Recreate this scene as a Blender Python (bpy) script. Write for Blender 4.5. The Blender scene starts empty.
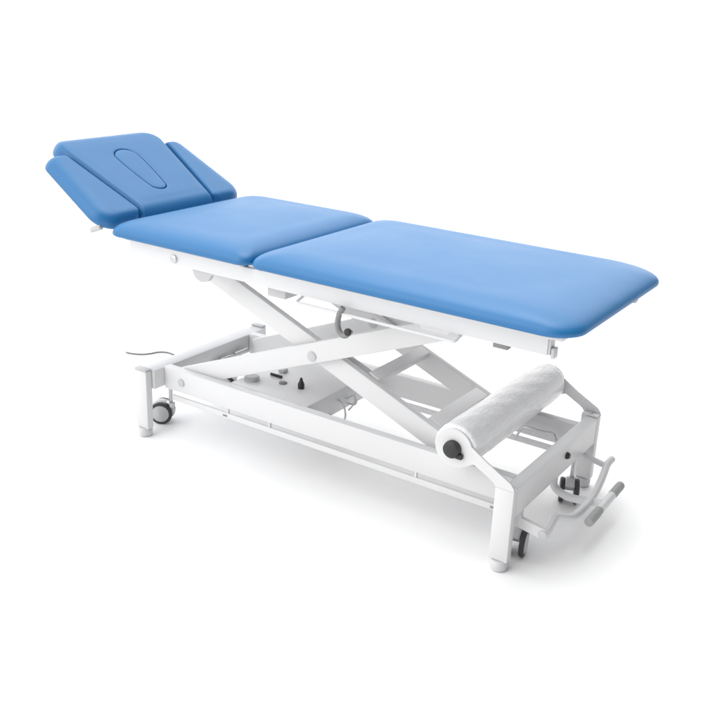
import bpy, bmesh, math, random
from mathutils import Vector, Matrix
random.seed(4)
C = bpy.context.scene.collection
SC = bpy.context.scene

# ------------------------------------------------------------------ camera
cam = bpy.data.cameras.new('camera')
cam.sensor_width = 36.0
cam.lens = 940.289 / 720 * 36
cam.clip_start, cam.clip_end = 0.05, 500
camo = bpy.data.objects.new('camera', cam)
C.objects.link(camo)
rx = Vector((0.82785, 0.55956, 0.03943)); ry = Vector((-0.22911, 0.27312, 0.93430)); rz = Vector((0.51203, -0.78249, 0.35431))
m = Matrix((rx, ry, rz)).transposed().to_4x4()
m.translation = (2.1105, -1.92135, 1.3357)
camo.matrix_world = m
SC.camera = camo

# ------------------------------------------------------------------ light
SC.view_settings.view_transform = 'Standard'
SC.view_settings.look = 'None'
SC.view_settings.exposure = 0.0
SC.view_settings.gamma = 1.0
SC.cycles.use_denoising = True
SC.cycles.max_bounces = 10
SC.cycles.diffuse_bounces = 6
w = bpy.data.worlds.new('World'); SC.world = w; w.use_nodes = True
nt = w.node_tree; nt.nodes.clear()
# white studio: bright behind, above and on the left, dim on the side past the foot end
tc = nt.nodes.new('ShaderNodeTexCoord')
dot = nt.nodes.new('ShaderNodeVectorMath'); dot.operation = 'DOT_PRODUCT'
dot.inputs[1].default_value = Vector((1.0, 0.0, -0.10)).normalized()
nt.links.new(tc.outputs['Generated'], dot.inputs[0])
ramp = nt.nodes.new('ShaderNodeValToRGB')
mr = nt.nodes.new('ShaderNodeMapRange')
mr.inputs['From Min'].default_value = -1; mr.inputs['From Max'].default_value = 1
nt.links.new(dot.outputs['Value'], mr.inputs['Value'])
nt.links.new(mr.outputs['Result'], ramp.inputs['Fac'])
e = ramp.color_ramp.elements
e[0].position = 0.46; e[0].color = (1, 1, 1, 1)
e[1].position = 0.64; e[1].color = (0.11, 0.11, 0.112, 1)
bg = nt.nodes.new('ShaderNodeBackground'); bg.inputs['Strength'].default_value = 1.95
out = nt.nodes.new('ShaderNodeOutputWorld')
nt.links.new(ramp.outputs['Color'], bg.inputs['Color'])
nt.links.new(bg.outputs['Background'], out.inputs['Surface'])

def area(name, loc, target, size, power):
    l = bpy.data.lights.new(name, 'AREA'); l.shape = 'SQUARE'; l.size = size; l.energy = power
    o = bpy.data.objects.new(name, l); C.objects.link(o)
    o.location = loc
    o.rotation_euler = (Vector(target) - Vector(loc)).to_track_quat('-Z', 'Y').to_euler()
    return o
area('overhead_softbox', (0.5, 0.5, 3.5), (0.5, 0.3, 0), 2.2, 50)
area('side_softbox', (-0.6, -3.2, 2.6), (0.5, 0.2, 0.2), 2.0, 23)

# ------------------------------------------------------------------ materials
def mat(name, col, rough=0.5, metal=0.0, spec=0.5, bump=None, coat=0.0, var=0.0):
    M = bpy.data.materials.new(name); M.use_nodes = True
    t = M.node_tree; b = t.nodes['Principled BSDF']
    b.inputs['Base Color'].default_value = (*col, 1)
    b.inputs['Roughness'].default_value = rough
    b.inputs['Metallic'].default_value = metal
    b.inputs['Specular IOR Level'].default_value = spec
    b.inputs['Coat Weight'].default_value = coat
    b.inputs['Coat Roughness'].default_value = 0.25
    co = t.nodes.new('ShaderNodeTexCoord')
    if var:
        n = t.nodes.new('ShaderNodeTexNoise'); n.inputs['Scale'].default_value = 9; n.inputs['Detail'].default_value = 4
        t.links.new(co.outputs['Object'], n.inputs['Vector'])
        r = t.nodes.new('ShaderNodeMapRange'); r.inputs['To Min'].default_value = rough - var; r.inputs['To Max'].default_value = rough + var
        t.links.new(n.outputs['Fac'], r.inputs['Value']); t.links.new(r.outputs['Result'], b.inputs['Roughness'])
    if bump:
        sc, st, dist = bump
        n = t.nodes.new('ShaderNodeTexNoise'); n.inputs['Scale'].default_value = sc; n.inputs['Detail'].default_value = 3
        t.links.new(co.outputs['Object'], n.inputs['Vector'])
        bp = t.nodes.new('ShaderNodeBump'); bp.inputs['Strength'].default_value = st; bp.inputs['Distance'].default_value = dist
        t.links.new(n.outputs['Fac'], bp.inputs['Height']); t.links.new(bp.outputs['Normal'], b.inputs['Normal'])
    return M
WHITE = mat('white_powder_coat', (0.665, 0.665, 0.67), 0.38, bump=(900, 0.05, 0.0004), var=0.06)
BLUE = mat('blue_vinyl', (0.010, 0.145, 0.362), 0.43, spec=0.60, bump=(430, 0.28, 0.0010), var=0.05)
t = BLUE.node_tree; b = t.nodes['Principled BSDF']; b1 = next(q for q in t.nodes if q.type == 'BUMP')
n2 = t.nodes.new('ShaderNodeTexNoise'); n2.inputs['Scale'].default_value = 11; n2.inputs['Detail'].default_value = 2
b2 = t.nodes.new('ShaderNodeBump'); b2.inputs['Strength'].default_value = 0.12; b2.inputs['Distance'].default_value = 0.006
t.links.new(next(q for q in t.nodes if q.type == 'TEX_COORD').outputs['Object'], n2.inputs['Vector'])
t.links.new(n2.outputs['Fac'], b2.inputs['Height']); t.links.new(b1.outputs['Normal'], b2.inputs['Normal']); t.links.new(b2.outputs['Normal'], b.inputs['Normal'])
GRIP = mat('pale_grey_rubber', (0.34, 0.34, 0.34), 0.6, bump=(250, 0.15, 0.0006))
CORD = mat('grey_cable', (0.20, 0.20, 0.20), 0.5, bump=(250, 0.1, 0.0004))
BLACK = mat('black_plastic', (0.02, 0.02, 0.021), 0.42, bump=(300, 0.05, 0.0004))
RUBBER = mat('grey_rubber', (0.22, 0.22, 0.22), 0.6, bump=(250, 0.15, 0.0006))
TYRE = mat('dark_tyre_rubber', (0.035, 0.036, 0.038), 0.55, bump=(200, 0.1, 0.0005))
CAP = mat('pale_grey_plastic', (0.50, 0.50, 0.51), 0.45, bump=(300, 0.05, 0.0004))
STEEL = mat('zinc_steel', (0.55, 0.55, 0.56), 0.38, metal=1.0, bump=(300, 0.05, 0.0003))
FOOT = mat('translucent_grey_plastic', (0.62, 0.62, 0.63), 0.3, bump=(120, 0.05, 0.0004))
PAPER = mat('white_tissue_paper', (0.82, 0.82, 0.82), 0.85, bump=(60, 0.2, 0.002))
FILM = mat('crinkled_clear_film', (0.84, 0.84, 0.845), 0.25, spec=0.6)
t = FILM.node_tree; b = t.nodes['Principled BSDF']
co = t.nodes.new('ShaderNodeTexCoord'); mp = t.nodes.new('ShaderNodeMapping'); mp.inputs['Scale'].default_value = (1, 0.28, 1)
n = t.nodes.new('ShaderNodeTexNoise'); n.inputs['Scale'].default_value = 95; n.inputs['Detail'].default_value = 6; n.inputs['Distortion'].default_value = 1.2
bp = t.nodes.new('ShaderNodeBump'); bp.inputs['Strength'].default_value = 0.55; bp.inputs['Distance'].default_value = 0.004
t.links.new(co.outputs['Object'], mp.inputs['Vector']); t.links.new(mp.outputs['Vector'], n.inputs['Vector'])
t.links.new(n.outputs['Fac'], bp.inputs['Height']); t.links.new(bp.outputs['Normal'], b.inputs['Normal'])
FLOOR = mat('white_studio_floor', (0.94, 0.94, 0.94), 0.6, spec=0.2, var=0.05)

# ------------------------------------------------------------------ helpers
def link(name, bm, material, parent=None, smooth=True, angle=35):
    bmesh.ops.recalc_face_normals(bm, faces=bm.faces)
    me = bpy.data.meshes.new(name); bm.to_mesh(me); bm.free()
    o = bpy.data.objects.new(name, me); C.objects.link(o)
    me.materials.append(material)
    if smooth:
        me.polygons.foreach_set('use_smooth', [True] * len(me.polygons))
        me.set_sharp_from_angle(angle=math.radians(angle))
    if parent:
        o.parent = parent
    return o

def box(bm, x0, x1, y0, y1, z0, z1, bev=0.0025, seg=2, M=None):
    r = bmesh.ops.create_cube(bm, size=1)
    vs = r['verts']
    for v in vs:
        v.co = Vector(((x0 + x1) / 2 + v.co.x * (x1 - x0), (y0 + y1) / 2 + v.co.y * (y1 - y0), (z0 + z1) / 2 + v.co.z * (z1 - z0)))
    if bev:
        es = list({e for v in vs for e in v.link_edges})
        r = bmesh.ops.bevel(bm, geom=es, offset=bev, segments=seg, profile=0.5, affect='EDGES')
        vs = list({v for f in r['faces'] for v in f.verts} | {v for v in vs if v.is_valid})
    if M is not None:
        bmesh.ops.transform(bm, matrix=M, verts=[v for v in vs if v.is_valid])
    return vs

def frame(axis):
    a = Vector(axis).normalized()
    u = a.orthogonal().normalized(); v = a.cross(u)
    return a, u, v

def lathe(bm, p0, axis, prof, n=32):
    """prof: list of (distance along the axis, radius); closes at both ends"""
    a, u, v = frame(axis); p0 = Vector(p0); rings = []
    for d, r in prof:
        if r < 1e-6:
            rings.append([bm.verts.new(p0 + a * d)])
        else:
            rings.append([bm.verts.new(p0 + a * d + (u * math.cos(2 * math.pi * k / n) + v * math.sin(2 * math.pi * k / n)) * r) for k in range(n)])
    for A, B in zip(rings, rings[1:]):
        for k in range(n):
            k2 = (k + 1) % n
            if len(A) == 1 and len(B) == 1: continue
            if len(A) == 1: bm.faces.new((A[0], B[k], B[k2]))
            elif len(B) == 1: bm.faces.new((A[k], B[0], A[k2]))
            else: bm.faces.new((A[k], B[k], B[k2], A[k2]))
    for R in (rings[0], rings[-1]):
        if len(R) > 1: bm.faces.new(R)

def rod(bm, p0, p1, r, n=20, c=0.002):
    p0 = Vector(p0); p1 = Vector(p1); L = (p1 - p0).length; c = min(c, r * 0.6, L * 0.3)
    lathe(bm, p0, p1 - p0, [(0, r - c), (c, r), (L - c, r), (L, r - c)], n)

def smooth_path(pts, n=8):
    pts = [Vector(p) for p in pts]; o = []
    for i in range(len(pts) - 1):
        a = pts[max(i - 1, 0)]; b = pts[i]; c = pts[i + 1]; d = pts[min(i + 2, len(pts) - 1)]
        for k in range(n):
            t = k / n
            o.append(0.5 * ((2 * b) + (c - a) * t + (2 * a - 5 * b + 4 * c - d) * t * t + (3 * b - a - 3 * c + d) * t ** 3))
    o.append(pts[-1]); return o

def tube(bm, path, r, n=12, flat=None):
    path = [Vector(p) for p in path]; rings = []
    u = None
    for i, p in enumerate(path):
        t = (path[min(i + 1, len(path) - 1)] - path[max(i - 1, 0)]).normalized()
        if u is None: u = t.orthogonal().normalized()
        u = (u - t * u.dot(t)).normalized(); v = t.cross(u)
        ru = r; rv = r
        rings.append([bm.verts.new(p + u * math.cos(2 * math.pi * k / n) * ru + v * math.sin(2 * math.pi * k / n) * rv) for k in range(n)])
    for A, B in zip(rings, rings[1:]):
        for k in range(n):
            bm.faces.new((A[k], B[k], B[(k + 1) % n], A[(k + 1) % n]))
    bm.faces.new(rings[0]); bm.faces.new(rings[-1])

def bent(pts, rad, n=6):
    """polyline with its inner corners rounded"""
    pts = [Vector(p) for p in pts]; o = [pts[0]]
    for a, b, c in zip(pts, pts[1:], pts[2:]):
        d0 = (a - b); d1 = (c - b); r = min(rad, d0.length * 0.45, d1.length * 0.45)
        s = b + d0.normalized() * r; e_ = b + d1.normalized() * r
        for k in range(n + 1):
            t = k / n
            o.append(s * (1 - t) ** 2 + b * 2 * t * (1 - t) + e_ * t * t)
    o.append(pts[-1]); return o

def plate(bm, outline, y0, y1):
    """outline in X-Z, extruded along Y"""
    A = [bm.verts.new((x, y0, z)) for x, z in outline]; B = [bm.verts.new((x, y1, z)) for x, z in outline]
    bm.faces.new(A); bm.faces.new(B)
    k = len(A)
    for i in range(k): bm.faces.new((A[i], A[(i + 1) % k], B[(i + 1) % k], B[i]))

def inset_poly(poly, d, wt=None):
    """poly counter-clockwise, convex; wt scales the inset of each edge"""
    k = len(poly); res = []
    L = []
    for i in range(k):
        p = Vector(poly[i]); q = Vector(poly[(i + 1) % k]); t = (q - p).normalized(); nrm = Vector((-t.y, t.x))
        L.append((p + nrm * d * (wt[i] if wt else 1.0), t))
    for i in range(k):
        p, t = L[i - 1]; q, s = L[i]
        den = t.x * s.y - t.y * s.x
        a = ((q - p).x * s.y - (q - p).y * s.x) / den
        res.append(p + t * a)
    return res

def fillet(poly, radii, n=8, m=12):
    k = len(poly); o = []
    for i in range(k):
        p = poly[i]; a = poly[i - 1] - p; c = poly[(i + 1) % k] - p
        ang = a.angle(c); r = radii[i]; d = r / math.tan(ang / 2)
        d = min(d, a.length * 0.48, c.length * 0.48); r = d * math.tan(ang / 2)
        bis = (a.normalized() + c.normalized()).normalized(); cen = p + bis * (r / math.sin(ang / 2))
        s = p + a.normalized() * d - cen; e_ = p + c.normalized() * d - cen
        a0 = math.atan2(s.y, s.x); a1 = math.atan2(e_.y, e_.x); da = (a1 - a0 + math.pi) % (2 * math.pi) - math.pi
        for j in range(n + 1):
            th = a0 + da * j / n
            o.append(cen + Vector((math.cos(th), math.sin(th))) * r)
    full = []                                            # points along the straight edges too
    for i, p in enumerate(o):
        full.append(p)
        if i % (n + 1) == n:
            q = o[(i + 1) % len(o)]
            full += [p.lerp(q, j / m) for j in range(1, m)]
    return full

def cushion(bm, poly, radii, T, rt=0.035, rb=0.010, crown=0.006, dens=6, wt=None, maxin=None, hole=None, soft=0.0, pw=0.96):
    """upholstered pad: plan outline, rounded top edge, tight lower edge, slightly domed top; z from 0 to T"""
    prof = []
    for k in range(5):                                   # lower edge
        th = math.pi / 2 * k / 4; prof.append((rb * (1 - math.sin(th)), rb * (1 - math.cos(th))))
    hz = T - rb
    for k in range(1, 13):                               # side rolling into the top
        th = math.pi / 2 * k / 12
        prof.append((rt * (1 - math.cos(th)) ** pw, rb + hz * math.sin(th) ** 0.93))
    width = min((poly[i] - poly[i - 1]).length for i in range(len(poly)))
    maxin = maxin or width * 0.42
    for k in range(1, dens + 1):
        f = k / dens
        prof.append((rt + (maxin - rt) * f, T + crown * (1 - (1 - f) ** 2)))
    rings = []
    for d, z in prof:
        q = inset_poly(poly, d, wt)
        rr = [max(r - d, 0.010, soft * (r + 0.4 * d)) for r in radii]
        rings.append([bm.verts.new((v.x, v.y, z)) for v in fillet(q, rr)])
    if hole:                                             # the top closes in on a pocket instead
        (cx, cy, hl, hw, tp), depth = hole
        base = [v.co.copy() for v in rings[-dens]]
        for R_ in rings[-dens:]:
            for v in R_: bm.verts.remove(v)
        del rings[-dens:]
        tgt = []
        for p in base:
            th = math.atan2((p.y - cy) / hw, (p.x - cx) / hl); tgt.append(oval_point(th, cx, cy, hl, hw, tp, 0))
        zb = T + crown * 0.5
        for f in (0.0, 0.15, 0.32, 0.5, 0.68, 0.84, 0.94, 1.0):
            z = zb if f else base[0].z
            dip = 0.0022 * max(0, (f - 0.9) / 0.1) ** 2
            rings.append([bm.verts.new((p.x + (q[0] - p.x) * f, p.y + (q[1] - p.y) * f, z - dip)) for p, q in zip(base, tgt)])
        rings.append([bm.verts.new((q[0], q[1], zb - 0.006)) for q in tgt])
        rings.append([bm.verts.new((q[0], q[1], zb - depth)) for q in tgt])
    k = len(rings[0])
    for A, B in zip(rings, rings[1:]):
        for i in range(k): bm.faces.new((A[i], A[(i + 1) % k], B[(i + 1) % k], B[i]))
    bm.faces.new(rings[0]); bm.faces.new(rings[-1])

def oval_point(th, cx, cy, hl, hw, taper, ds):
    c, s_ = math.cos(th), math.sin(th); f = max(-1.0, min(1.0, 2.2 * c)); r = hw + taper * f - ds
    return (cx + f * (hl - hw - taper * f) + r * c, cy + r * s_)

V2 = lambda *p: [Vector(q) for q in p]
def empty(name, loc=(0, 0, 0)):
    o = bpy.data.objects.new(name, None); C.objects.link(o); o.location = loc; return o

# ------------------------------------------------------------------ setting
bm = bmesh.new()
s = 120
bm.faces.new([bm.verts.new(p) for p in ((-s, -s, 0), (s, -s, 0), (s, s, 0), (-s, s, 0))])
floor = link('floor', bm, FLOOR, smooth=False)
floor['kind'] = 'structure'; floor['label'] = 'seamless white studio floor under the treatment table'; floor['category'] = 'floor'

# ------------------------------------------------------------------ treatment table
L, W = 1.32, 0.594
table = empty('treatment_table')
table['label'] = 'blue upholstered height adjustable treatment table on a white scissor lift frame'
table['category'] = 'treatment table'

# --- legs
LA, LB = 0.052, 0.026
def leg(x0, y0, top):
    bm = bmesh.new(); box(bm, x0, x0 + LA, y0, y0 + LB, 0.029, top, 0.003)
    o = link('leg', bm, WHITE, table)
    bm = bmesh.new(); cx, cy = x0 + LA / 2, y0 + LB / 2
    a, u, v = frame((0, 0, 1))
    prof = [(0.0, 0.017), (0.002, 0.021), (0.010, 0.0235), (0.022, 0.0235), (0.0285, 0.021)]
    lathe(bm, (cx, cy, 0.0), (0, 0, 1), prof, 28)
    link('foot', bm, FOOT, o)
    return o
lg = leg(0, 0, 0.226); bm = bmesh.new(); box(bm, 0.0005, LA - 0.0005, 0.0005, LB - 0.0005, 0.2265, 0.2325, 0.0018); link('end_cap', bm, CAP, lg)
bm = bmesh.new(); lathe(bm, (0.0, 0.010, 0.150), (-1, 0, 0), [(0, 0.007), (0.004, 0.007), (0.006, 0.004), (0.006, 0)], 18); link('bolt', bm, CAP, lg)
lg = leg(0, W - LB, 0.226); bm = bmesh.new(); box(bm, 0.0005, LA - 0.0005, W - LB + 0.0005, W - 0.0005, 0.2265, 0.2325, 0.0018); link('end_cap', bm, CAP, lg)
leg(L - LA, 0, 0.232)
leg(L - LA, W - LB, 0.232)

# --- cross tubes
bm = bmesh.new(); box(bm, 0.004, 0.062, LB + 0.0005, W - LB - 0.0005, 0.163, 0.2265, 0.004); link('cross_tube', bm, WHITE, table)
bm = bmesh.new(); box(bm, 1.284, L - 0.001, LB + 0.0005, W - LB - 0.0005, 0.150, 0.232, 0.003); xt = link('cross_tube', bm, WHITE, table)
bm = bmesh.new(); lathe(bm, (L - 0.001, 0.342, 0.200), (1, 0, 0), [(0, 0.010), (0.004, 0.010), (0.010, 0.007), (0.0105, 0.0)], 20); link('plug', bm, BLACK, xt)

# --- long base rails
def rail(y0, y1):
    bm = bmesh.new(); box(bm, 0.0625, 1.2835, y0, y1, 0.156, 0.2305, 0.003)
    return link('base_rail', bm, WHITE, table)
near_rail = rail(0.070, 0.100)
far_rail = rail(0.484, 0.514)
def bolt(p, axis, r, parent, h=0.006, material=STEEL):
    bm = bmesh.new(); lathe(bm, p, axis, [(0, r), (h * 0.7, r), (h, r * 0.75), (h, 0)], 20)
    return link('bolt', bm, material, parent)
bolt((0.136, 0.070, 0.192), (0, -1, 0), 0.013, near_rail, 0.004, CAP)

# --- scissor arms
def arm(x0, x1, cx, cz, sl, y0, y1, h):
    an = math.atan(sl); ln0 = (x0 - cx) / math.cos(an); ln1 = (x1 - cx) / math.cos(an)
    M = Matrix.Translation((cx, 0, cz)) @ Matrix.Rotation(-an, 4, 'Y')
    bm = bmesh.new(); box(bm, ln0, ln1, y0, y1, -h / 2, h / 2, 0.004, M=M)
    return link('scissor_arm', bm, WHITE, table)
B1 = arm(0.105, 1.075, 0.622, 0.399, 0.398, 0.102, 0.124, 0.061)
A1 = arm(0.150, 1.110, 0.612, 0.400, -0.398, 0.127, 0.151, 0.063)
A2 = arm(0.150, 1.110, 0.612, 0.400, -0.398, 0.435, 0.459, 0.063)
B2 = arm(0.105, 1.075, 0.622, 0.399, 0.398, 0.462, 0.483, 0.061)
bolt((0.622, 0.102, 0.390), (0, -1, 0), 0.015, B1, 0.004, CAP)
bolt((0.612, 0.435, 0.402), (0, -1, 0), 0.015, A2, 0.006, CAP)

# --- pins that carry the arm ends on the rails
def pin(x, z, y0, y1, r=0.011):
    bm = bmesh.new(); rod(bm, (x, y0, z), (x, y1, z), r); link('arm_pin', bm, CAP, table)
pin(1.050, 0.5900, 0.0370, 0.1015, 0.008); pin(1.050, 0.5900, 0.4835, 0.5630, 0.008)
pin(0.170, 0.5960, 0.0305, 0.1265, 0.008); pin(0.170, 0.5960, 0.4595, 0.5635, 0.008)
pin(1.085, 0.2110, 0.1005, 0.1265); pin(1.085, 0.2110, 0.4595, 0.4835)
# --- crossbars between the arms
def bar(name, p0, p1, hx, hz, an=0, material=WHITE):
    bm = bmesh.new(); M = Matrix.Translation((p0[0], 0, p0[2])) @ Matrix.Rotation(an, 4, 'Y')
    box(bm, -hx, hx, p0[1], p1[1], -hz, hz, 0.003, M=M)
    return link(name, bm, material, table)
bar('crossbar', (0.800, 0.1515, 0.352), (0.800, 0.4345, 0.352), 0.019, 0.012, 0.38)
bar('crossbar', (1.000, 0.1515, 0.262), (1.000, 0.4345, 0.262), 0.022, 0.018, 0.38)

# --- upper frame
def upper(y0, y1):
    bm = bmesh.new(); box(bm, 0.008, 1.362, y0, y1, 0.600, 0.6445, 0.003)
    o = link('upper_rail', bm, WHITE, table)
    bm = bmesh.new(); box(bm, 1.3625, 1.368, y0 + 0.002, y1 - 0.002, 0.602, 0.643, 0.001); link('end_plug', bm, CAP, o)
    bm = bmesh.new(); box(bm, 1.3685, 1.378, y0 + 0.004, y1 - 0.004, 0.594, 0.619, 0.002); link('stop_block', bm, CAP, o)
    bm = bmesh.new(); box(bm, 1.223, 1.262, y0 + 0.004, y1 - 0.004, 0.588, 0.5995, 0.002); link('rail_pad', bm, RUBBER, o)
    return o
ur = upper(0.0, 0.030); ur2 = upper(0.564, 0.594)
bolt((0.192, 0.0, 0.619), (0, -1, 0), 0.012, ur, 0.006)
for x in (0.47, 0.02, 1.30):
    bm = bmesh.new(); box(bm, x, x + 0.042, 0.0305, 0.5635, 0.603, 0.642, 0.003); link('upper_crossbar', bm, WHITE, table)
bm = bmesh.new(); box(bm, 0.508, 0.572, 0.040, 0.5400, 0.562, 0.598, 0.003); link('shade_grey_crossbar', bm, CAP, table)  # crossbar under the upper rails, its shade put into the grey colour
# rounded hinge plate under the rail at the head end
bm = bmesh.new(); plate(bm, [(0.255 + 0.0, 0.599)] + [(0.292 - 0.036 * math.cos(a), 0.598 - 0.032 * math.sin(a)) for a in [math.pi * k / 14 for k in range(1, 14)]] + [(0.345, 0.599)], 0.008, 0.020)
link('hinge_plate', bm, CAP, table)
# lift bracket where the rising arm meets the upper rail
bm = bmesh.new(); plate(bm, [(1.005, 0.630), (1.005, 0.590), (1.015, 0.580), (1.085, 0.580), (1.095, 0.590), (1.095, 0.630)], 0.0305, 0.0365); link('lift_bracket', bm, WHITE, table)
# link from the joint of cushions (small white spacer under the gap)
bm = bmesh.new(); box(bm, 0.470, 0.520, 0.003, 0.027, 0.645, 0.662, 0.003); link('spacer', bm, WHITE, table)
bm = bmesh.new(); box(bm, -0.015, 0.030, 0.004, 0.026, 0.645, 0.655, 0.003); link('spacer', bm, WHITE, table)

# --- release bar with the hooked grip
bm = bmesh.new()
tube(bm, bent([(0.655, 0.018, 0.5985), (0.655, -0.020, 0.587), (1.135, -0.020, 0.587), (1.135, 0.020, 0.5985)], 0.008), 0.0042, 12)
rb_ = link('release_bar', bm, WHITE, table)
bm = bmesh.new()
tube(bm, smooth_path([(0.808, -0.020, 0.604), (0.799, -0.021, 0.588), (0.794, -0.022, 0.566), (0.797, -0.023, 0.545), (0.808, -0.024, 0.533), (0.822, -0.025, 0.533), (0.834, -0.026, 0.545), (0.836, -0.026, 0.549)]), 0.0078, 14)
link('hook_grip', bm, RUBBER, rb_)
bm = bmesh.new(); lathe(bm, (0.832, -0.030, 0.546), (0.2, -0.9, 0.2), [(-0.006, 0.006), (-0.002, 0.010), (0.003, 0.010), (0.006, 0.006)], 16); link('grip_end', bm, BLACK, rb_)

# --- cushions (top 0.71, underside 0.657)
def pad(name, poly, radii, z, T=0.052, M=None, parent=table, **k):
    bm = bmesh.new(); cushion(bm, poly, radii, T, **k)
    bmesh.ops.transform(bm, matrix=M if M is not None else Matrix.Translation((0, 0, z)), verts=bm.verts)
    return link(name, bm, BLUE, parent, angle=60)
YN, YF = -0.036, 0.630
seat = pad('seat_cushion', V2((0.500, YN), (1.436, YN), (1.436, YF), (0.500, YF)), [0.035, 0.075, 0.085, 0.04], 0.655, T=0.051, rt=0.105, rb=0.008, crown=0.007, soft=1.0, pw=1.08, wt=[1, 1.5, 1, 0.9])
back = pad('back_cushion', V2((-0.046, YN), (0.494, YN), (0.494, YF), (-0.046, YF)), [0.035, 0.035, 0.04, 0.035], 0.655, T=0.051, rt=0.095, rb=0.008, crown=0.007, soft=1.0, pw=1.08)
seat['label'] = 'longest blue cushion at the foot end'
back['label'] = 'flat blue cushion in the middle of the table'
bm = bmesh.new(); box(bm, 0.53, 1.40, -0.012, W + 0.012, 0.6452, 0.657, 0.002); link('cushion_board', bm, WHITE, seat)
bm = bmesh.new(); box(bm, 0.0, 0.455, -0.012, W + 0.012, 0.6452, 0.657, 0.002); link('cushion_board', bm, WHITE, back)

# --- raised head section: built flat in (s, y), s runs from the hinge to the head end
K = math.atan(0.538)
MH = Matrix.Translation((-0.085, 0, 0.655)) @ Matrix.Rotation(K, 4, 'Y') @ Matrix.Diagonal((-1, 1, 1, 1))
CY = 0.297
OV = (0.196, CY - 0.010, 0.112, 0.046, 0.009)
centre = pad('head_cushion', V2((-0.008, CY - 0.160), (0.412, CY - 0.231), (0.412, CY + 0.231), (-0.008, CY + 0.160)), [0.02, 0.055, 0.075, 0.02], 0, 0.053, MH, rt=0.046, crown=0.003, wt=[0.40, 1, 0.40, 1], hole=(OV, 0.016))
centre['label'] = 'raised blue head cushion with an oval face hole plug'
def wing(sg):
    p = [(-0.004, CY - 0.331), (-0.004, CY - 0.1615), (0.336, CY - 0.2225), (0.336, CY - 0.297)]
    r = [0.065, 0.03, 0.012, 0.055]; wt = [1, 0.35, 0.9, 1.65]        # edges: hinge, inner, head, outer
    if sg < 0: p = p[::-1]; r = r[::-1]; wt = [wt[2], wt[1], wt[0], wt[3]]
    else: p = [(a, 2 * CY - b) for a, b in p]
    o = pad('armrest_cushion', V2(*p), r, 0, 0.051, MH, rt=0.030, crown=0.0003, wt=wt, maxin=0.0325)
    o['label'] = 'narrow tapered blue armrest beside the head cushion'
    return o
w1 = wing(-1); w2 = wing(1)

# the plug sits in the face hole with a narrow groove round it
bm = bmesh.new(); rings = []
for ds, z in ((0.0026, 0.040), (0.0026, 0.0485), (0.0034, 0.0520), (0.0054, 0.0540), (0.009, 0.0548), (0.020, 0.0551), (0.030, 0.0552)):
    rings.append([bm.verts.new((*oval_point(2 * math.pi * k / 72, *OV, ds), z)) for k in range(72)])
for A, B in zip(rings, rings[1:]):
    for k in range(72): bm.faces.new((A[k], A[(k + 1) % 72], B[(k + 1) % 72], B[k]))
bm.faces.new(rings[-1]); bm.faces.new(rings[0])
bmesh.ops.transform(bm, matrix=MH, verts=bm.verts); link('face_hole_plug', bm, BLUE, centre, angle=60)

# head section carrier: side tubes and wing brackets
for y in (CY - 0.13, CY + 0.13):
    bm = bmesh.new(); box(bm, 0.0, 0.36, y - 0.012, y + 0.012, -0.026, -0.002, 0.002, M=MH)
    link('head_support', bm, WHITE, table)
for y in (-0.012, W + 0.012):
    bm = bmesh.new(); rod(bm, MH @ Vector((0.020, y, 0.006)), MH @ Vector((0.050, y, -0.030)), 0.009); link('armrest_bracket', bm, CAP, table)

# --- control tray between the base rails
bm = bmesh.new(); box(bm, 0.315, 0.610, 0.1005, 0.4835, 0.158, 0.231, 0.003)
tray = link('control_tray', bm, WHITE, table)
bm = bmesh.new(); lathe(bm, (0.352, 0.158, 0.231), (0, 0, 1), [(0, 0.024), (0.010, 0.024), (0.014, 0.020), (0.014, 0)], 28); link('motor_cap', bm, CAP, tray)
bm = bmesh.new(); box(bm, 0.372, 0.418, 0.222, 0.229, 0.2315, 0.240, 0.002); link('slot', bm, BLACK, tray)
bm = bmesh.new(); box(bm, 0.376, 0.398, 0.258, 0.283, 0.2315, 0.243, 0.003); link('connector', bm, CAP, tray)
bm = bmesh.new(); lathe(bm, (0.444, 0.197, 0.231), (0, 0, 1), [(0, 0.013), (0.003, 0.013), (0.005, 0.009), (0.005, 0)], 20); link('button', bm, RUBBER, tray)
bm = bmesh.new(); lathe(bm, (0.512, 0.200, 0.231), (0, 0, 1), [(0, 0.010), (0.014, 0.0105), (0.024, 0.006), (0.034, 0.0035), (0.036, 0)], 20); link('valve_cap', bm, BLACK, tray)

# --- stiffener welded inside the near falling arm
M_ = Matrix.Translation((0.612, 0, 0.400)) @ Matrix.Rotation(math.atan(0.398), 4, 'Y')
bm = bmesh.new(); box(bm, 0.085, 0.185, 0.1515, 0.172, 0.006, 0.0325, 0.002, M=M_); link('gusset', bm, CAP, A1)

# --- long foot rods under the rails
for y in (0.078, 0.500):
    bm = bmesh.new(); box(bm, 0.090, 1.262, y - 0.005, y + 0.005, 0.120, 0.139, 0.003)
    fr = link('foot_bar', bm, WHITE, table)
    for x in (0.325, 0.490, 1.00):
        bm = bmesh.new(); box(bm, x - 0.003, x + 0.003, y - 0.004, y + 0.004, 0.1392, 0.1555, 0.001)
        link('bar_hanger', bm, WHITE, fr)
    if y < 0.3:
        for x in (0.316, 1.236):
            bm = bmesh.new(); box(bm, x - 0.008, x + 0.008, y - 0.0075, y - 0.0052, 0.127, 0.132, 0.0008); link('clip', bm, RUBBER, fr)

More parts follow.
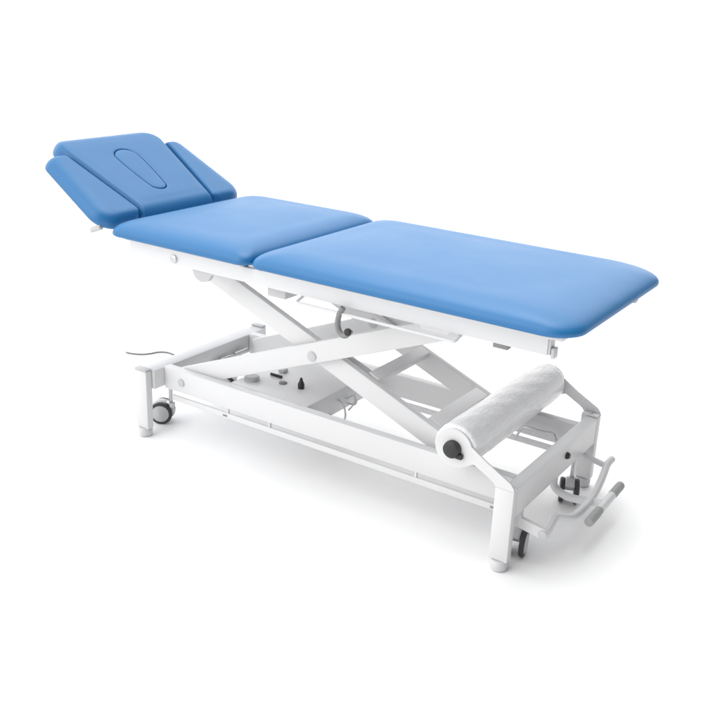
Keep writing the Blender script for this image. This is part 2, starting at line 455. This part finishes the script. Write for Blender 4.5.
# --- casters
def caster(x, y, ang, r=0.036, trail=(0, 0)):
    d = Vector((math.cos(ang), math.sin(ang), 0))          # wheel axle direction
    fwd = Vector((-d.y, d.x, 0)); c = Vector((x, y, r))
    bm = bmesh.new()
    # hood over the pair of wheels
    k = 14; rings = []
    for off in (-0.0135, -0.010, 0.010, 0.0135):
        rr = r + 0.003 if abs(off) < 0.012 else r - 0.001
        rings.append([bm.verts.new(c + d * off + fwd * math.cos(a) * rr + Vector((0, 0, 1)) * math.sin(a) * rr) for a in [math.radians(-12 + 150 * j / k) for j in range(k + 1)]] + [bm.verts.new(c + d * off)])
    for A, B in zip(rings, rings[1:]):
        for j in range(k + 2): bm.faces.new((A[j], B[j], B[(j + 1) % (k + 2)], A[(j + 1) % (k + 2)]))
    bm.faces.new(rings[0]); bm.faces.new(rings[-1])
    o = link('caster', bm, CAP, table)
    bm = bmesh.new(); sx = Vector((x + trail[0], y + trail[1], 0)); rod(bm, sx + Vector((0, 0, r * 1.3)), sx + Vector((0, 0, 0.1625)), 0.007); rod(bm, sx + Vector((0, 0, r * 1.55)), sx + Vector((0, 0, r * 1.55 + 0.018)), 0.014); link('caster_stem', bm, STEEL, o)
    for sg in (-1, 1):
        p = c + d * sg * 0.0145
        bm = bmesh.new()
        lathe(bm, p, d * sg, [(0, r - 0.010), (0, r - 0.002), (0.003, r), (0.010, r), (0.013, r - 0.003), (0.0135, r - 0.009), (0.0125, r - 0.010)], 36); tyre = link('tyre', bm, TYRE, o)
        bm = bmesh.new()
        lathe(bm, p, d * sg, [(0.004, r - 0.0095), (0.0132, r - 0.0095), (0.0150, r - 0.014), (0.0155, 0.010), (0.0165, 0.008), (0.0165, 0)], 32); link('wheel_disc', bm, CAP, o)
    return o
caster(-0.006, 0.122, math.radians(-60), 0.038, (0.030, 0.010))
caster(-0.010, 0.440, math.radians(-60), 0.038, (0.030, 0.010))
caster(1.297, 0.102, math.radians(12), 0.037, (0, 0.012))
caster(1.300, 0.455, math.radians(22), 0.037, (0, 0.012))

# --- caster lever and end foot bar at the foot end
bm = bmesh.new()
path = smooth_path([(1.384, 0.0725, 0.109), (1.383, 0.095, 0.108), (1.378, 0.130, 0.110), (1.376, 0.160, 0.112), (1.392, 0.185, 0.104), (1.404, 0.215, 0.098), (1.409, 0.280, 0.098), (1.405, 0.350, 0.098), (1.394, 0.430, 0.100), (1.384, 0.490, 0.106), (1.378, 0.530, 0.116), (1.380, 0.560, 0.122)])
tube(bm, path, 0.0105, 14)
eb = link('end_foot_bar', bm, WHITE, table)
for y in (0.088, 0.525):
    z = 0.098 if y < 0.3 else 0.114
    bm = bmesh.new()
    if y > 0.3: tube(bm, bent([(1.302, y, 0.149), (1.302, y, z + 0.012), (1.372, y - 0.002, z)], 0.02), 0.009, 12)
    else: plate(bm, [(1.292, 0.1495), (1.316, 0.1495), (1.322, 0.134), (1.386, 0.124), (1.398, 0.114), (1.398, 0.102), (1.386, 0.094), (1.372, 0.096), (1.304, 0.108), (1.290, 0.118)], 0.060, 0.072)
    lv = link('lever_arm', bm, WHITE, eb)
bm = bmesh.new(); lathe(bm, (1.384, 0.060, 0.109), (0, -1, 0), [(0, 0.0125), (0.004, 0.0125), (0.005, 0.010), (0.010, 0)], 20); link('pivot_bolt', bm, CAP, eb)

# --- T shaped brake pedal
bm = bmesh.new()
tube(bm, bent([(1.296, 0.330, 0.149), (1.296, 0.330, 0.098), (1.345, 0.330, 0.082), (1.445, 0.330, 0.098)], 0.035, 8), 0.0112, 14)
rod(bm, (1.448, 0.215, 0.098), (1.448, 0.440, 0.106), 0.0115)
pedal = link('brake_pedal', bm, WHITE, table)
for y0, y1 in ((0.205, 0.285), (0.375, 0.447)):
    bm = bmesh.new(); z = 0.098 + (y0 - 0.215) * 0.0355
    lathe(bm, (1.448, y0, z), (0, 1, 0.0355), [(0, 0.006), (0.004, 0.0118)] + [(0.008 + q * 0.006, 0.0128 if q % 2 else 0.0118) for q in range(int((y1 - y0 - 0.012) / 0.006))] + [(y1 - y0, 0.0118)], 20)
    link('rubber_grip', bm, GRIP, pedal)

# --- paper roll holders
RC = (1.145, 0.300); RR = 0.060
def holder(y0, y1):
    # strip: leg top, bend, end disc
    cx, cz = RC
    o = [(L - 0.0515, 0.2322), (L - 0.0005, 0.2322), (L - 0.003, 0.240), (1.308, 0.252), (1.240, 0.2885)]
    o += [(cx + 0.052 * math.cos(a), cz + 0.052 * math.sin(a)) for a in [math.radians(20 + 296 * k / 36) for k in range(37)]]
    o += [(1.206, 0.272), (1.252, 0.248), (1.262, 0.241)]
    bm = bmesh.new(); plate(bm, o, y0, y1); return link('roll_holder', bm, WHITE, table)
h1 = holder(0.0003, 0.0050); h2 = holder(W - 0.0050, W - 0.0003)
for y, ax, h in ((0.0003, -1, h1), (W - 0.0003, 1, h2)):
    bm = bmesh.new(); lathe(bm, (RC[0], y, RC[1]), (0, ax, 0), [(0, 0.0225), (0.008, 0.0235), (0.016, 0.022), (0.019, 0.017), (0.020, 0)], 28)
    box(bm, RC[0] + 0.010, RC[0] + 0.030, min(y, y + ax * 0.012), max(y, y + ax * 0.012), RC[1] - 0.022, RC[1] - 0.008, 0.003)
    link('holder_knob', bm, BLACK, h)
bm = bmesh.new(); box(bm, L - 0.050, L - 0.002, W - 0.030, W - 0.0055, 0.2323, 0.2385, 0.002); link('holder_foot', bm, WHITE, h2)
bolt((L - 0.026, W - 0.019, 0.2385), (0, 0, 1), 0.006, h2, 0.004)
bm = bmesh.new(); rod(bm, (RC[0], 0.0055, RC[1]), (RC[0], W - 0.0055, RC[1]), 0.010); link('roll_spindle', bm, STEEL, table)

# --- cables
bm = bmesh.new(); tube(bm, smooth_path([(-0.579, 0.490, 0.004), (-0.547, 0.497, 0.004), (-0.516, 0.515, 0.004), (-0.497, 0.540, 0.004), (-0.483, 0.575, 0.004), (-0.456, 0.592, 0.004), (-0.404, 0.590, 0.004), (-0.2, 0.56, 0.004), (0.0, 0.50, 0.004), (0.2, 0.42, 0.004), (0.30, 0.37, 0.05), (0.33, 0.36, 0.157)]), 0.0030, 10)
link('power_cord', bm, CORD, table)
bm = bmesh.new(); tube(bm, smooth_path([(0.611, 0.26, 0.20), (0.64, 0.245, 0.195), (0.655, 0.235, 0.165), (0.645, 0.225, 0.13), (0.62, 0.225, 0.12), (0.60, 0.23, 0.135), (0.595, 0.24, 0.157)]), 0.003, 10); link('cable', bm, CAP, table)
bm = bmesh.new(); lathe(bm, (0.612, 0.215, 0.150), (0, 0, 1), [(-0.012, 0.009), (0.006, 0.008), (0.016, 0.004), (0.017, 0)], 18); link('cable_gland', bm, BLACK, table)
bm = bmesh.new(); lathe(bm, (0.072, 0.29, 0.178), (0.05, 1, 0.02), [(0, 0.004), (0.03, 0.004), (0.032, 0.008), (0.075, 0.008), (0.078, 0.005), (0.10, 0.005), (0.102, 0.010), (0.165, 0.010), (0.17, 0.006)], 18); link('cable_coupling', bm, STEEL, table)
bm = bmesh.new(); tube(bm, smooth_path([(0.612, 0.30, 0.19), (0.635, 0.31, 0.205), (0.65, 0.29, 0.19), (0.64, 0.275, 0.17), (0.655, 0.265, 0.185), (0.66, 0.285, 0.205), (0.645, 0.30, 0.18), (0.612, 0.31, 0.172)]), 0.0026, 10); link('cable', bm, CAP, table)
bm = bmesh.new(); tube(bm, bent([(1.118, 0.45, 0.150), (1.138, 0.45, 0.196), (1.205, 0.45, 0.197), (1.236, 0.45, 0.203), (1.246, 0.45, 0.178)], 0.012), 0.0036, 10); link('brake_linkage', bm, STEEL, table)

# ------------------------------------------------------------------ paper roll
roll = empty('paper_roll', (RC[0], 0.3, RC[1] - RR))
roll['label'] = 'white paper roll in crinkled film held between the two holders at the foot end'
roll['category'] = 'paper roll'
def shift(bm): bmesh.ops.translate(bm, vec=(-RC[0], -0.3, -(RC[1] - RR)), verts=bm.verts)
bm = bmesh.new()
Y0, Y1, n, kk = 0.008, 0.578, 64, 80
rings = []
for i in range(kk + 1):
    f = i / kk; y = Y0 + (Y1 - Y0) * f
    end = min(f, 1 - f) * (Y1 - Y0)
    rd = RR - 0.003 * max(0, 1 - end / 0.008) ** 2
    ring = []
    for j in range(n):
        a = 2 * math.pi * j / n
        q = rd + 0.0010 * math.sin(5 * a + 14 * f) * math.sin(23 * f + 2 * a) + random.uniform(-0.0005, 0.0005)
        ring.append(bm.verts.new((RC[0] + q * math.cos(a), y, RC[1] + q * math.sin(a))))
    rings.append(ring)
for A, B in zip(rings, rings[1:]):
    for j in range(n): bm.faces.new((A[j], B[j], B[(j + 1) % n], A[(j + 1) % n]))
inner = []
for R, y in ((rings[0], Y0), (rings[-1], Y1)):
    q = [bm.verts.new((RC[0] + 0.022 * math.cos(2 * math.pi * j / n), y, RC[1] + 0.022 * math.sin(2 * math.pi * j / n))) for j in range(n)]
    for j in range(n): bm.faces.new((R[j], R[(j + 1) % n], q[(j + 1) % n], q[j]))
    inner.append(q)
for j in range(n): bm.faces.new((inner[0][j], inner[0][(j + 1) % n], inner[1][(j + 1) % n], inner[1][j]))
shift(bm); link('film_wrap', bm, FILM, roll, angle=70)
bm = bmesh.new()
rr = [[bm.verts.new((RC[0] + r * math.cos(2 * math.pi * j / 32), y, RC[1] + r * math.sin(2 * math.pi * j / 32))) for j in range(32)] for r, y in ((0.0215, 0.006), (0.0215, 0.581), (0.018, 0.581), (0.018, 0.006))]
for i in range(4):
    A, B = rr[i], rr[(i + 1) % 4]
    for j in range(32): bm.faces.new((A[j], B[j], B[(j + 1) % 32], A[(j + 1) % 32]))
shift(bm); link('core', bm, PAPER, roll)
